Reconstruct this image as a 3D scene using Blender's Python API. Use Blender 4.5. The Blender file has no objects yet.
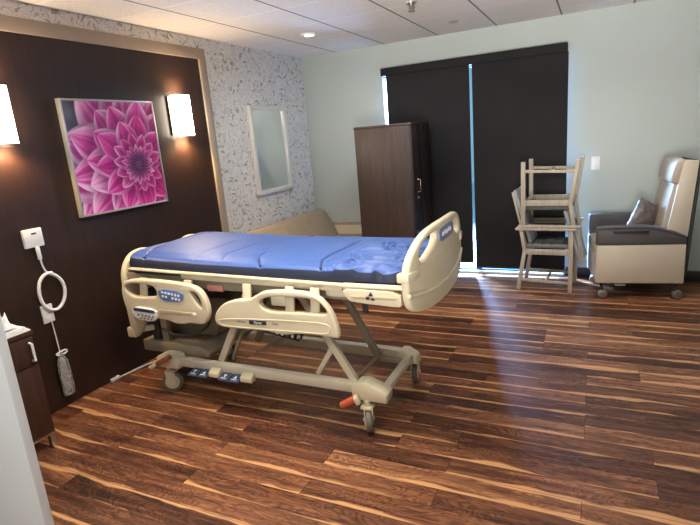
import bpy, bmesh, math, random
from mathutils import Vector, Matrix, Euler, noise
random.seed(7)
PI = math.pi
C = bpy.context.scene.collection
D = 5.743      # back wall
H = 2.606      # ceiling

# ------------------------------------------------------------------ colours / materials
def lin(v):
    v /= 255.0
    return v/12.92 if v <= .04045 else ((v+.055)/1.055)**2.4
def rgb(r, g, b): return (lin(r), lin(g), lin(b), 1)

class NT:
    """small node-tree helper"""
    def __init__(s, name):
        s.m = bpy.data.materials.new(name); s.m.use_nodes = True
        s.t = s.m.node_tree; s.b = s.t.nodes['Principled BSDF']
        s.out = s.t.nodes['Material Output']
    def n(s, typ, **kw):
        nd = s.t.nodes.new(typ)
        for k, v in kw.items(): setattr(nd, k, v)
        return nd
    def put(s, sock, v):
        if isinstance(v, bpy.types.NodeSocket): s.t.links.new(v, sock)
        else: sock.default_value = v
    def math(s, op, a, b=0.0, c=0.0, clamp=False):
        nd = s.n('ShaderNodeMath', operation=op, use_clamp=clamp)
        s.put(nd.inputs[0], a); s.put(nd.inputs[1], b); s.put(nd.inputs[2], c)
        return nd.outputs[0]
    def sstep(s, v, a, b):
        nd = s.n('ShaderNodeMapRange', interpolation_type='SMOOTHSTEP')
        s.put(nd.inputs['Value'], v); s.put(nd.inputs['From Min'], a); s.put(nd.inputs['From Max'], b)
        return nd.outputs[0]
    def mix(s, f, a, b, blend='MIX'):
        nd = s.n('ShaderNodeMix', data_type='RGBA', blend_type=blend)
        s.put(nd.inputs[0], f); s.put(nd.inputs[6], a); s.put(nd.inputs[7], b)
        return nd.outputs[2]
    def pos(s):
        return s.n('ShaderNodeNewGeometry').outputs['Position']
    def objc(s):
        return s.n('ShaderNodeTexCoord').outputs['Object']
    def scale(s, v, sc, loc=(0, 0, 0)):
        nd = s.n('ShaderNodeMapping'); s.put(nd.inputs[0], v)
        nd.inputs['Scale'].default_value = sc; nd.inputs['Location'].default_value = loc
        return nd.outputs[0]
    def noise(s, v, sc, det=3, rough=.5, dist=0):
        nd = s.n('ShaderNodeTexNoise'); s.put(nd.inputs['Vector'], v)
        nd.inputs['Scale'].default_value = sc; nd.inputs['Detail'].default_value = det
        nd.inputs['Roughness'].default_value = rough; nd.inputs['Distortion'].default_value = dist
        return nd
    def white(s, v, dim='3D'):
        nd = s.n('ShaderNodeTexWhiteNoise', noise_dimensions=dim)
        s.put(nd.inputs['W' if dim == '1D' else 'Vector'], v)
        return nd
    def ramp(s, f, stops):
        nd = s.n('ShaderNodeValToRGB'); s.put(nd.inputs[0], f)
        e = nd.color_ramp.elements
        while len(e) < len(stops): e.new(.5)
        for k, (p, c) in enumerate(stops): e[k].position = p; e[k].color = c
        return nd.outputs[0]
    def xyz(s, v):
        nd = s.n('ShaderNodeSeparateXYZ'); s.put(nd.inputs[0], v); return nd.outputs
    def comb(s, x, y, z):
        nd = s.n('ShaderNodeCombineXYZ'); s.put(nd.inputs[0], x); s.put(nd.inputs[1], y); s.put(nd.inputs[2], z)
        return nd.outputs[0]
    def bump(s, h, strength=.2, dist=.01):
        nd = s.n('ShaderNodeBump'); s.put(nd.inputs['Height'], h)
        nd.inputs['Strength'].default_value = strength; nd.inputs['Distance'].default_value = dist
        s.t.links.new(nd.outputs[0], s.b.inputs['Normal'])
    def set(s, **kw):
        for k, v in kw.items(): s.put(s.b.inputs[k.replace('_', ' ')], v)
        return s

def plain(name, col, rough=.5, metal=0.0, var=.06, nscale=8, bump=0, spec=.5, coat=0):
    t = NT(name); o = t.objc()
    nz = t.noise(o, nscale, 4).outputs[0]
    dark = tuple(x*(1-var) for x in col[:3]) + (1,)
    lite = tuple(min(1, x*(1+var)) for x in col[:3]) + (1,)
    t.set(Base_Color=t.ramp(nz, [(.3, dark), (.7, lite)]), Roughness=rough, Metallic=metal,
          Specular_IOR_Level=spec, Coat_Weight=coat)
    if bump: t.bump(t.noise(o, nscale*20, 3).outputs[0], bump, .003)
    return t.m

def emission(name, col, strength):
    t = NT(name); t.set(Base_Color=col, Emission_Color=col, Emission_Strength=strength, Roughness=.6)
    return t.m

def wood_dark(name, base, light, axis='z', rough=.35, spec=.5):
    t = NT(name); o = t.pos()
    sc = {'z': (26, 26, 1.3), 'x': (1.3, 26, 26), 'y': (26, 1.3, 26)}[axis]
    g = t.noise(t.scale(o, sc), 3.2, 6, .62, .6).outputs[0]
    g2 = t.noise(t.scale(o, tuple(q*.25 for q in sc)), 3, 3).outputs[0]
    f = t.math('ADD', t.math('MULTIPLY', g, .7), t.math('MULTIPLY', g2, .3))
    t.set(Base_Color=t.ramp(f, [(.36, base), (.64, light)]), Roughness=rough, Specular_IOR_Level=spec)
    t.bump(g, .06, .003)
    return t.m

def floor_mat():
    t = NT('walnut_planks'); x, y, z = t.xyz(t.pos())
    W, L = .125, 1.22
    r = t.math('DIVIDE', y, W); row = t.math('FLOOR', r); fy = t.math('SUBTRACT', r, row)
    sh = t.math('MULTIPLY', t.white(row, '1D').outputs[0], L)
    sh = t.math('MULTIPLY', t.math('FLOOR', t.math('MULTIPLY', t.math('DIVIDE', sh, L), 4)), L/4)
    c = t.math('DIVIDE', t.math('ADD', t.math('ADD', x, .12), sh), L); col = t.math('FLOOR', c); fx = t.math('SUBTRACT', c, col)
    idv = t.comb(row, col, 0)
    wn = t.white(idv); rid = wn.outputs[0]; cs = t.xyz(wn.outputs[1])
    off = t.math('MULTIPLY', rid, 37.0)
    gv = t.comb(t.math('ADD', t.math('MULTIPLY', x, 1.5), off), t.math('MULTIPLY', y, 17), off)
    grain = t.noise(gv, 1.0, 6, .62, 1.3).outputs[0]
    fine = t.noise(t.comb(t.math('ADD', t.math('MULTIPLY', x, 5), off), t.math('MULTIPLY', y, 95), off), 1.0, 4, .6).outputs[0]
    cath = t.noise(t.comb(t.math('ADD', t.math('MULTIPLY', x, 2.2), off), t.math('MULTIPLY', y, 9), off), 1.0, 2, .4, 2.2).outputs[0]
    rings = t.math('ABSOLUTE', t.math('SINE', t.math('MULTIPLY', cath, 38)))
    f = t.math('ADD', t.math('MULTIPLY', grain, .62), t.math('ADD', t.math('MULTIPLY', fine, .22), t.math('MULTIPLY', rings, .13)))
    f = t.math('ADD', f, t.math('MULTIPLY', t.math('SUBTRACT', rid, .5), .22))
    heart = t.ramp(f, [(.30, rgb(46, 26, 19)), (.45, rgb(88, 53, 36)), (.58, rgb(127, 82, 55)), (.74, rgb(172, 122, 82))])
    # pale sapwood running along one edge of most planks
    wob = t.noise(t.comb(t.math('ADD', t.math('MULTIPLY', x, 2.0), off), t.math('MULTIPLY', y, 4), off), 1.0, 3, .55).outputs[0]
    edge = t.math('ADD', fy, t.math('MULTIPLY', t.math('SUBTRACT', wob, .5), .95))
    width = t.math('MULTIPLY', t.math('SUBTRACT', cs[0], .30), .30)
    sap = t.math('SUBTRACT', 1.0, t.sstep(edge, t.math('SUBTRACT', width, .05), t.math('ADD', width, .07)))
    hi = t.math('ADD', t.math('SUBTRACT', 1.0, fy), t.math('MULTIPLY', t.math('SUBTRACT', wob, .52), .8))
    w2 = t.math('MULTIPLY', t.math('SUBTRACT', cs[1], .62), .32)
    sap2 = t.math('SUBTRACT', 1.0, t.sstep(hi, t.math('SUBTRACT', w2, .04), t.math('ADD', w2, .05)))
    s = t.math('MAXIMUM', sap, sap2)
    s = t.math('MULTIPLY', s, t.math('ADD', .55, t.math('MULTIPLY', fine, .6)), clamp=True)
    colr = t.mix(s, heart, rgb(200, 148, 100))
    # joints
    jy = t.math('MINIMUM', fy, t.math('SUBTRACT', 1.0, fy))
    jx = t.math('MULTIPLY', t.math('MINIMUM', fx, t.math('SUBTRACT', 1.0, fx)), L/W)
    j = t.sstep(t.math('MINIMUM', jy, jx), .0, .018)
    colr = t.mix(t.math('SUBTRACT', 1.0, j), colr, rgb(38, 22, 14))
    t.set(Base_Color=colr, Roughness=t.math('ADD', .27, t.math('MULTIPLY', fine, .16)), Specular_IOR_Level=.32)
    t.bump(t.math('ADD', j, t.math('MULTIPLY', fine, .25)), .12, .002)
    return t.m

def wallpaper_mat():
    t = NT('leaf_wallpaper'); P = t.pos()
    x, y, z = t.xyz(P)
    p2 = t.comb(y, z, 0)
    w = t.noise(p2, 7, 2).outputs[1]
    wv = t.n('ShaderNodeVectorMath', operation='MULTIPLY_ADD'); t.put(wv.inputs[0], w)
    wv.inputs[1].default_value = (.16, .16, 0); t.put(wv.inputs[2], p2)
    q = wv.outputs[0]
    sw = t.noise(q, 9.5, 1, .3, 1.6).outputs[0]                         # swirling scrolls
    ring = t.math('ABSOLUTE', t.math('SINE', t.math('MULTIPLY', sw, 20)))
    line = t.math('SUBTRACT', 1.0, t.sstep(ring, .12, .55))
    v = t.n('ShaderNodeTexVoronoi', feature='F1'); t.put(v.inputs['Vector'], q); v.inputs['Scale'].default_value = 15
    # leaf blades: stretched, turned cells
    lx, ly, lz = t.xyz(v.outputs['Position'])
    dx = t.math('SUBTRACT', t.xyz(t.scale(q, (15, 15, 15)))[0], t.math('MULTIPLY', lx, 15.0))
    dy = t.math('SUBTRACT', t.xyz(t.scale(q, (15, 15, 15)))[1], t.math('MULTIPLY', ly, 15.0))
    ang = t.math('MULTIPLY', t.xyz(v.outputs['Color'])[0], 3.1416)
    ca, sa = t.math('COSINE', ang), t.math('SINE', ang)
    u = t.math('ADD', t.math('MULTIPLY', dx, ca), t.math('MULTIPLY', dy, sa))
    s = t.math('SUBTRACT', t.math('MULTIPLY', dy, ca), t.math('MULTIPLY', dx, sa))
    d = t.math('ADD', t.math('MULTIPLY', t.math('MULTIPLY', u, u), 4.0), t.math('MULTIPLY', t.math('MULTIPLY', s, s), 34.0))
    leaf = t.math('SUBTRACT', 1.0, t.sstep(d, .45, 1.1))
    pick = t.sstep(t.xyz(v.outputs['Color'])[1], .55, .75)
    leaf = t.math('MULTIPLY', leaf, pick)
    base = t.mix(t.math('MULTIPLY', line, .80), rgb(226, 223, 217), rgb(172, 166, 158))
    colr = t.mix(t.math('MULTIPLY', leaf, .75), base, rgb(142, 136, 126))
    t.set(Base_Color=colr, Roughness=.55, Specular_IOR_Level=.35)
    t.bump(t.math('SUBTRACT', 1.0, line), .35, .004)
    return t.m

def ceiling_mat():
    t = NT('ceiling_tiles'); x, y, z = t.xyz(t.pos())
    def grid(v, o):
        r = t.math('DIVIDE', t.math('SUBTRACT', v, o), .61)
        f = t.math('SUBTRACT', r, t.math('FLOOR', r))
        return t.math('MINIMUM', f, t.math('SUBTRACT', 1.0, f))
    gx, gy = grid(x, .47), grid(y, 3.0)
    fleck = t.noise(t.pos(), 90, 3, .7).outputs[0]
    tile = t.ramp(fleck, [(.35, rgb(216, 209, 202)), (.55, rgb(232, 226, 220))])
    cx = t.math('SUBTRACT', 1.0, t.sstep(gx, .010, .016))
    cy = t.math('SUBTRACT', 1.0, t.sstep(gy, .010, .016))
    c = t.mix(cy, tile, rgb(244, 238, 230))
    c = t.mix(cx, c, rgb(128, 124, 120))  # lines along y painted dark for the shadow in the tile reveals
    t.set(Base_Color=c, Roughness=.9, Specular_IOR_Level=.1)
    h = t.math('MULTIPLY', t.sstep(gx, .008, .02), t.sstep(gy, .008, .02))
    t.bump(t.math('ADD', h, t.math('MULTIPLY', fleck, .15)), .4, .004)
    return t.m

def paint_wall(name, col):
    t = NT(name); n = t.noise(t.pos(), 160, 2).outputs[0]; g = t.noise(t.pos(), 1.3, 2).outputs[0]
    d = tuple(q*.96 for q in col[:3]) + (1,)
    t.set(Base_Color=t.ramp(g, [(.3, d), (.7, col)]), Roughness=.62, Specular_IOR_Level=.3); t.bump(n, .08, .002)
    return t.m

def blind_mat():
    t = NT('roller_blind_cloth'); x, y, z = t.xyz(t.pos())
    a = t.math('SINE', t.math('MULTIPLY', x, 1400)); b = t.math('SINE', t.math('MULTIPLY', z, 1400))
    w = t.math('MULTIPLY', a, b); g = t.noise(t.pos(), 2.2, 2).outputs[0]
    f = t.math('ADD', t.math('MULTIPLY', w, .12), g)
    t.set(Base_Color=t.ramp(f, [(.3, rgb(33, 32, 32)), (.7, rgb(40, 38, 38))]), Roughness=.75, Specular_IOR_Level=.25)
    return t.m

def vinyl(name, col, rough=.35, var=.05):
    t = NT(name); o = t.objc()
    n = t.n('ShaderNodeTexVoronoi'); t.put(n.inputs['Vector'], o); n.inputs['Scale'].default_value = 260
    g = t.noise(o, 4, 3).outputs[0]
    d = tuple(q*(1-var) for q in col[:3]) + (1,); l = tuple(min(1, q*(1+var)) for q in col[:3]) + (1,)
    t.set(Base_Color=t.ramp(g, [(.3, d), (.7, l)]), Roughness=rough)
    t.bump(n.outputs[0], .12, .002)
    return t.m

def mottled(name, a, b, scale, rough):
    t = NT(name); g = t.noise(t.objc(), scale, 5, .6, 1.0).outputs[0]
    t.set(Base_Color=t.ramp(g, [(.35, a), (.65, b)]), Roughness=rough); t.bump(g, .3, .01)
    return t.m

def glassy(name, tint, amt):
    t = NT(name); tr = t.n('ShaderNodeBsdfTransparent'); tr.inputs[0].default_value = tint
    gl = t.n('ShaderNodeBsdfGlossy'); gl.inputs['Roughness'].default_value = .05
    mx = t.n('ShaderNodeMixShader'); mx.inputs[0].default_value = amt
    t.t.links.new(tr.outputs[0], mx.inputs[1]); t.t.links.new(gl.outputs[0], mx.inputs[2]); t.t.links.new(mx.outputs[0], t.out.inputs[0])
    return t.m

def bag_mat():
    t = NT('clear_plastic_film'); tr = t.n('ShaderNodeBsdfTransparent'); tr.inputs[0].default_value = (.92, .92, .92, 1)
    n = t.noise(t.scale(t.objc(), (22, 22, 7)), 3, 4, .6, 1.5).outputs[0]
    t.set(Base_Color=rgb(205, 203, 200), Roughness=.12, Specular_IOR_Level=.8); t.bump(n, .9, .02)
    mx = t.n('ShaderNodeMixShader'); t.put(mx.inputs[0], t.math('ADD', .30, t.math('MULTIPLY', t.sstep(n, .42, .6), .5)))
    t.t.links.new(tr.outputs[0], mx.inputs[1]); t.t.links.new(t.b.outputs[0], mx.inputs[2]); t.t.links.new(mx.outputs[0], t.out.inputs[0])
    return t.m

def vcol_mat(name, rough=.3):
    t = NT(name); a = t.n('ShaderNodeVertexColor'); a.layer_name = 'Col'
    t.set(Base_Color=a.outputs[0], Roughness=rough, Specular_IOR_Level=.15); return t.m

M = dict(
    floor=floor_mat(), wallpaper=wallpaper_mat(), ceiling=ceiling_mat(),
    wall=paint_wall('pale_green_grey_paint', rgb(190, 198, 191)),
    wall_white=paint_wall('white_paint', rgb(222, 230, 232)),
    panel=wood_dark('espresso_headwall_laminate', rgb(40, 26, 20), rgb(54, 36, 28), 'z', .38, .4),
    taupe=plain('taupe_trim_paint', rgb(160, 145, 128), .5, var=.04),
    rubber_base=plain('dark_rubber_baseboard', rgb(44, 42, 42), .5),
    ward_side=wood_dark('dark_walnut_laminate', rgb(56, 42, 35), rgb(78, 61, 51), 'z', .42),
    ward_front=wood_dark('dark_espresso_doors', rgb(38, 27, 25), rgb(50, 37, 34), 'z', .4),
    night=wood_dark('nightstand_laminate', rgb(52, 31, 23), rgb(72, 46, 35), 'z', .4),
    blind=blind_mat(), black=plain('black_aluminium', rgb(30, 29, 30), .45),
    cream=plain('cream_moulded_plastic', rgb(214, 202, 170), .38, var=.03),
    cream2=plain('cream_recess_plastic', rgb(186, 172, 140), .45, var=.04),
    frame=plain('beige_painted_steel', rgb(212, 202, 176), .42, var=.05),
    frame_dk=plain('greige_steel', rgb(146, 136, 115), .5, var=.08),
    dark=plain('dark_grey_plastic', rgb(52, 50, 48), .5),
    tyre=plain('grey_rubber_tyre', rgb(112, 106, 98), .6),
    blue_lab=plain('blue_control_film', rgb(92, 125, 178), .35, var=.1, nscale=40),
    blue_dk=plain('navy_plastic', rgb(62, 78, 108), .4),
    slate=plain('slate_blue_label', rgb(108, 118, 160), .35, var=.08, nscale=30),
    white=plain('white_plastic', rgb(236, 234, 228), .4, var=.02),
    ink=plain('dark_print_ink', rgb(40, 42, 56), .5), ink_grey=plain('grey_print_ink', rgb(120, 112, 100), .5),
    orange=plain('orange_red_plastic', rgb(205, 92, 58), .4), redlab=plain('red_warning_label', rgb(222, 150, 140), .5),
    rust=plain('orange_brown_pedal', rgb(150, 84, 46), .5),
    mat_top=vinyl('royal_blue_stretch_cover', rgb(60, 90, 152), .48, .05), mat_side_shade=vinyl('shaded_navy_mattress_side', rgb(18, 26, 50), .5),  # side: darker navy cloth, with shading also put into its colour
    mat_seam=plain('dark_blue_seam', rgb(34, 52, 104), .6),
    silver=plain('brushed_silver', rgb(205, 202, 195), .28, 1.0, .03),
    champagne=plain('champagne_frame', rgb(186, 180, 166), .38, .6, .05),
    steel=plain('steel', rgb(170, 168, 162), .32, 1.0), brass=plain('satin_nickel', rgb(190, 176, 150), .3, 1.0),
    mirror=plain('mirror_glass', (.86, .9, .89, 1), .02, 1.0, 0),
    mirframe=plain('pale_silver_mirror_frame', rgb(226, 222, 214), .3, .35, .03),
    sofa=vinyl('tan_vinyl', rgb(166, 146, 120), .45), sofa_l=vinyl('cream_vinyl', rgb(214, 204, 178), .5),
    rec=vinyl('beige_vinyl', rgb(206, 193, 170), .4), rec_dk=vinyl('taupe_vinyl', rgb(178, 163, 142), .4),
    rec_char=vinyl('charcoal_vinyl', rgb(84, 80, 80), .45), rec_back_shade=vinyl('shadow_black_vinyl', rgb(44, 44, 46), .5),
    pillow=mottled('bronze_grey_satin', rgb(84, 74, 70), rgb(150, 136, 128), 7, .33),
    chair=wood_dark('limed_oak', rgb(168, 154, 134), rgb(198, 186, 168), 'z', .5),
    chair_pad=vinyl('grey_chair_vinyl', rgb(118, 118, 116), .5), chair_back=vinyl('pale_grey_chair_vinyl', rgb(160, 166, 168), .45),
    shade=emission('glowing_opal_shade', (1, .87, .70, 1), 34.0),
    led=emission('downlight_lens', (1, .93, .82, 1), 2.5),
    glass=glassy('window_glass', (.93, .97, .98, 1), .06), paper=plain('white_paper', rgb(238, 236, 232), .7, var=.02, nscale=30),
    bag=bag_mat(), clip=plain('grey_packed_leads', rgb(206, 202, 198), .5, var=.2, nscale=60),
    print=vcol_mat('flower_print', .45), winframe=plain('daylight_blue_window_frame', rgb(72, 108, 126), .4), sill=plain('white_window_sill', rgb(226, 232, 232), .4),
    patio=plain('pale_concrete', rgb(190, 196, 198), .8),
)

# ------------------------------------------------------------------ mesh helpers
def mark_smooth(me, ang=35):
    bm = bmesh.new(); bm.from_mesh(me)
    lim = math.radians(ang)
    for f in bm.faces: f.smooth = True
    for e in bm.edges:
        e.smooth = (len(e.link_faces) == 2 and e.calc_face_angle(0) < lim)
    bm.to_mesh(me); bm.free()

class MB:
    def __init__(s): s.bm = bmesh.new(); s.mats = []
    def _mi(s, m):
        if m is None: return 0
        if m not in s.mats: s.mats.append(m)
        return s.mats.index(m)
    def _merge(s, tmp, mat, mi):
        if mat is not None: bmesh.ops.transform(tmp, matrix=mat, verts=tmp.verts)
        for f in tmp.faces: f.material_index = mi
        me = bpy.data.meshes.new('t'); tmp.to_mesh(me); tmp.free(); s.bm.from_mesh(me); bpy.data.meshes.remove(me)
    def box(s, lo, hi, bev=.004, rot=None, m=None, seg=2):
        """axis box lo..hi, optional rotation (Euler) about its centre"""
        lo, hi = Vector(lo), Vector(hi); c = (lo+hi)/2; d = hi-lo
        t = bmesh.new(); bmesh.ops.create_cube(t, size=1)
        bmesh.ops.scale(t, vec=d, verts=t.verts)
        b = min(bev, min(abs(q) for q in d)*.45)
        if b > 0: bmesh.ops.bevel(t, geom=t.edges[:], offset=b, segments=seg, profile=.5, affect='EDGES')
        mt = Matrix.Translation(c)
        if rot is not None: mt = mt @ Euler(rot).to_matrix().to_4x4()
        s._merge(t, mt, s._mi(m)); return s
    def beam(s, a, b, w, h, bev=.004, up=(0, 0, 1), m=None):
        """rectangular bar from a to b; w across, h along 'up'"""
        a, b = Vector(a), Vector(b); z = (b-a); L = z.length; z.normalize()
        u = Vector(up); xx = u.cross(z)
        if xx.length < 1e-4: xx = Vector((1, 0, 0)).cross(z)
        xx.normalize(); yy = z.cross(xx)
        t = bmesh.new(); bmesh.ops.create_cube(t, size=1); bmesh.ops.scale(t, vec=(w, h, L), verts=t.verts)
        bb = min(bev, w*.4, h*.4)
        if bb > 0: bmesh.ops.bevel(t, geom=t.edges[:], offset=bb, segments=2, profile=.5, affect='EDGES')
        mt = Matrix((xx, yy, z)).transposed().to_4x4(); mt.translation = (a+b)/2
        s._merge(t, mt, s._mi(m)); return s
    def cyl(s, a, b, r, r2=None, n=24, bev=.0, m=None):
        a, b = Vector(a), Vector(b); z = b-a; L = z.length
        t = bmesh.new(); bmesh.ops.create_cone(t, cap_ends=True, segments=n, radius1=r, radius2=r if r2 is None else r2, depth=L)
        if bev > 0:
            es = [e for e in t.edges if len(e.link_faces) == 2 and e.calc_face_angle() > 1.0]
            bmesh.ops.bevel(t, geom=es, offset=bev, segments=2, profile=.5, affect='EDGES')
        mt = z.to_track_quat('Z', 'Y').to_matrix().to_4x4(); mt.translation = (a+b)/2
        s._merge(t, mt, s._mi(m)); return s
    def ball(s, c, r, sc=(1, 1, 1), m=None):
        t = bmesh.new(); bmesh.ops.create_uvsphere(t, u_segments=20, v_segments=12, radius=r)
        s._merge(t, Matrix.Translation(c) @ Matrix.Diagonal((*sc, 1)), s._mi(m)); return s
    def tube(s, pts, r, n=10, closed=False, m=None, smooth=0):
        P = [Vector(p) for p in pts]
        for _ in range(smooth):
            Q = []
            k = len(P)
            for i in range(k if closed else k-1):
                a, b = P[i], P[(i+1) % k]; Q += [a*.75+b*.25, a*.25+b*.75]
            P = Q if closed else [P[0]]+Q+[P[-1]]
        rr = r if hasattr(r, '__len__') else [r]*len(P)
        t = bmesh.new(); rings = []; k = len(P); prev = None
        for i, p in enumerate(P):
            d = (P[(i+1) % k]-P[i-1]) if closed else (P[min(i+1, k-1)]-P[max(i-1, 0)])
            d.normalize()
            ref = prev if prev is not None else (Vector((0, 0, 1)) if abs(d.z) < .9 else Vector((1, 0, 0)))
            xx = (ref - d*ref.dot(d)); xx.normalize(); prev = xx; yy = d.cross(xx)
            q = rr[int(i*(len(rr)-1)/max(1, k-1))]
            rings.append([t.verts.new(p + xx*math.cos(2*PI*j/n)*q + yy*math.sin(2*PI*j/n)*q) for j in range(n)])
        for i in range(k if closed else k-1):
            A, B = rings[i], rings[(i+1) % k]
            for j in range(n): t.faces.new((A[j], A[(j+1) % n], B[(j+1) % n], B[j]))
        if not closed: t.faces.new(rings[0][::-1]); t.faces.new(rings[-1])
        s._merge(t, None, s._mi(m)); return s
    def prism(s, poly, a, b, plane='xz', bev=.004, m=None):
        """extrude polygon (2-D) between a and b on the remaining axis"""
        def P(u, v, w): return {'xz': (u, w, v), 'yz': (w, u, v), 'xy': (u, v, w)}[plane]
        t = bmesh.new(); A = [t.verts.new(P(u, v, a)) for u, v in poly]; B = [t.verts.new(P(u, v, b)) for u, v in poly]
        n = len(poly); t.faces.new(A); t.faces.new(B[::-1])
        for i in range(n): t.faces.new((A[i], B[i], B[(i+1) % n], A[(i+1) % n]))
        bmesh.ops.recalc_face_normals(t, faces=t.faces[:])
        if bev > 0: bmesh.ops.bevel(t, geom=t.edges[:], offset=bev, segments=2, profile=.5, affect='EDGES')
        s._merge(t, None, s._mi(m)); return s
    def mesh(s, me, mat=None, m=None):
        t = bmesh.new(); t.from_mesh(me); s._merge(t, mat, s._mi(m)); return s
    def build(s, name, mat, parent=None, ang=35, xf=None):
        me = bpy.data.meshes.new(name)
        bmesh.ops.recalc_face_normals(s.bm, faces=s.bm.faces[:])
        if xf is not None: bmesh.ops.transform(s.bm, matrix=xf, verts=s.bm.verts)
        s.bm.to_mesh(me); s.bm.free(); mark_smooth(me, ang)
        for q in ([mat] if not s.mats else [(mat if x is None else x) for x in s.mats]): me.materials.append(q)
        o = bpy.data.objects.new(name, me); C.objects.link(o)
        if parent is not None: o.parent = parent
        return o

def root_inv(loc, rz=0):
    return (Matrix.Translation(loc) @ Matrix.Rotation(rz, 4, 'Z')).inverted()

def chaikin(P, it=2):
    P = [Vector((a, b)) for a, b in P]
    for _ in range(it):
        Q = []
        for i in range(len(P)):
            a, b = P[i], P[(i+1) % len(P)]; Q += [a*.75+b*.25, a*.25+b*.75]
        P = Q
    return [(p.x, p.y) for p in P]

def plate_mesh(outer, holes, thick, bev):
    """flat plate in XY with holes, rounded edges, centred on z=0"""
    cu = bpy.data.curves.new('p', 'CURVE'); cu.dimensions = '2D'; cu.fill_mode = 'BOTH'
    cu.extrude = max(1e-4, thick/2-bev); cu.bevel_depth = bev; cu.bevel_resolution = 3; cu.offset = -bev
    for loop in [outer]+list(holes):
        sp = cu.splines.new('POLY'); sp.points.add(len(loop)-1); sp.use_cyclic_u = True
        for k, (u, v) in enumerate(loop): sp.points[k].co = (u, v, 0, 1)
    o = bpy.data.objects.new('p', cu); C.objects.link(o); bpy.context.view_layer.update()
    me = bpy.data.meshes.new_from_object(o.evaluated_get(bpy.context.evaluated_depsgraph_get()))
    bpy.data.objects.remove(o); bpy.data.curves.remove(cu)
    bm = bmesh.new(); bm.from_mesh(me); bmesh.ops.remove_doubles(bm, verts=bm.verts[:], dist=1e-5); bm.to_mesh(me); bm.free()
    return me
XZ = Matrix(((1, 0, 0, 0), (0, 0, -1, 0), (0, 1, 0, 0), (0, 0, 0, 1)))      # XY plate -> XZ plane, facing -Y
def XZat(y): return Matrix.Translation((0, y, 0)) @ XZ
YZ = Matrix(((0, 0, 1, 0), (1, 0, 0, 0), (0, 1, 0, 0), (0, 0, 0, 1)))       # XY plate -> YZ plane, facing +X
def YZat(x): return Matrix.Translation((x, 0, 0)) @ YZ

def text_mesh(body, size, shear=0):
    cu = bpy.data.curves.new('t', 'FONT'); cu.body = body; cu.size = size; cu.extrude = .0006; cu.shear = shear
    cu.align_x = 'CENTER'; cu.align_y = 'CENTER'
    o = bpy.data.objects.new('t', cu); C.objects.link(o); bpy.context.view_layer.update()
    me = bpy.data.meshes.new_from_object(o.evaluated_get(bpy.context.evaluated_depsgraph_get()))
    bpy.data.objects.remove(o); bpy.data.curves.remove(cu); return me

def tag(o, label=None, cat=None, group=None, kind=None):
    if label: o['label'] = label
    if cat: o['category'] = cat
    if group: o['group'] = group
    if kind: o['kind'] = kind
    return o
def thing(name, label, cat, loc=(0, 0, 0), rz=0, group=None):
    o = bpy.data.objects.new(name, None); C.objects.link(o); o.empty_display_size = .1
    o.location = loc; o.rotation_euler = (0, 0, rz); return tag(o, label, cat, group)
def struct(name, mb, mat, parent=None, **k):
    o = mb.build(name, mat, parent, **k)
    if parent is None: o['kind'] = 'structure'
    return o

# ------------------------------------------------------------------ the room
YB, XR = -1.7, 5.6
struct('floor', MB().box((-.1, YB-.1, -.1), (XR+.1, D+.1, 0), 0), M['floor'])
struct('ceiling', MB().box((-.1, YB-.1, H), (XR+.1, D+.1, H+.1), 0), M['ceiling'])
struct('wall_left', MB().box((-.1, YB-.1, 0), (0, D+.1, H), 0), M['wallpaper'])
WX0, WX1, WZ0, WZ1 = 1.03, 2.965, .03, 2.30                       # window opening
bw = MB()
for lo, hi in [((0, 0), (WX0, H)), ((WX1, 0), (XR, H)), ((WX0, WZ1), (WX1, H)), ((WX0, 0), (WX1, WZ0))]:
    bw.box((lo[0], D, lo[1]), (hi[0], D+.1, hi[1]), 0)
struct('wall_back', bw, M['wall'])
struct('wall_right', MB().box((XR, YB-.1, 0), (XR+.1, D+.1, H), 0), M['wall'])
struct('wall_front', MB().box((0, YB-.1, 0), (XR, YB, H), 0), M['wall'])
struct('wall_entry', MB().box((0, .965, 0), (1.385, 1.0, H), .004), M['wall_white'])
bb = MB().box((0, D-.012, 0), (WX0-.02, D, .1), .003).box((WX1+.02, D-.012, 0), (XR, D, .1), .003)
struct('baseboard_back', bb, M['rubber_base'])
struct('baseboard_left', MB().box((0, 3.945, 0), (.012, D-.012, .1), .003), M['rubber_base'])
# dark headwall panel with taupe surround
struct('wall_headboard_panel', MB().box((0, 1.0, 0), (.012, 3.855, 2.416), 0), M['panel'])
struct('trim_1', MB().box((0, 1.0, 2.416), (.03, 3.94, 2.506), .003), M['taupe'])
struct('trim_2', MB().box((0, 3.855, 0), (.03, 3.94, 2.416), .003), M['taupe'])

# window with glass behind the blinds
w = MB()
for a in ((WX0-.02, WX0+.004), (2.030, 2.075), (WX1-.03, WX1+.02)): w.box((a[0], D+.03, WZ0), (a[1], D+.08, WZ1), .004)
w.box((WX0, D+.03, WZ1-.05), (WX1, D+.08, WZ1), .004).box((WX0, D+.03, WZ0), (WX1, D+.08, WZ0+.014), .004)
win = struct('window_1', w, M['winframe'])  # daylight glow in the blind gaps is put into the frame's blue
MB().box((WX0+.004, D+.052, WZ0+.03), (2.030, D+.058, WZ1-.05), 0).build('pane', M['glass'], win)
MB().box((2.075, D+.052, WZ0+.03), (WX1-.03, D+.058, WZ1-.05), 0).build('pane', M['glass'], win)
struct('trim_3', MB().box((WX0, D-.03, 0), (WX1, D+.03, WZ0), .004), M['sill'])          # pale sill strip
struct('ground_outside', MB().box((-6, D+.12, -.12), (9, 16, -.02), 0), M['patio'])

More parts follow.
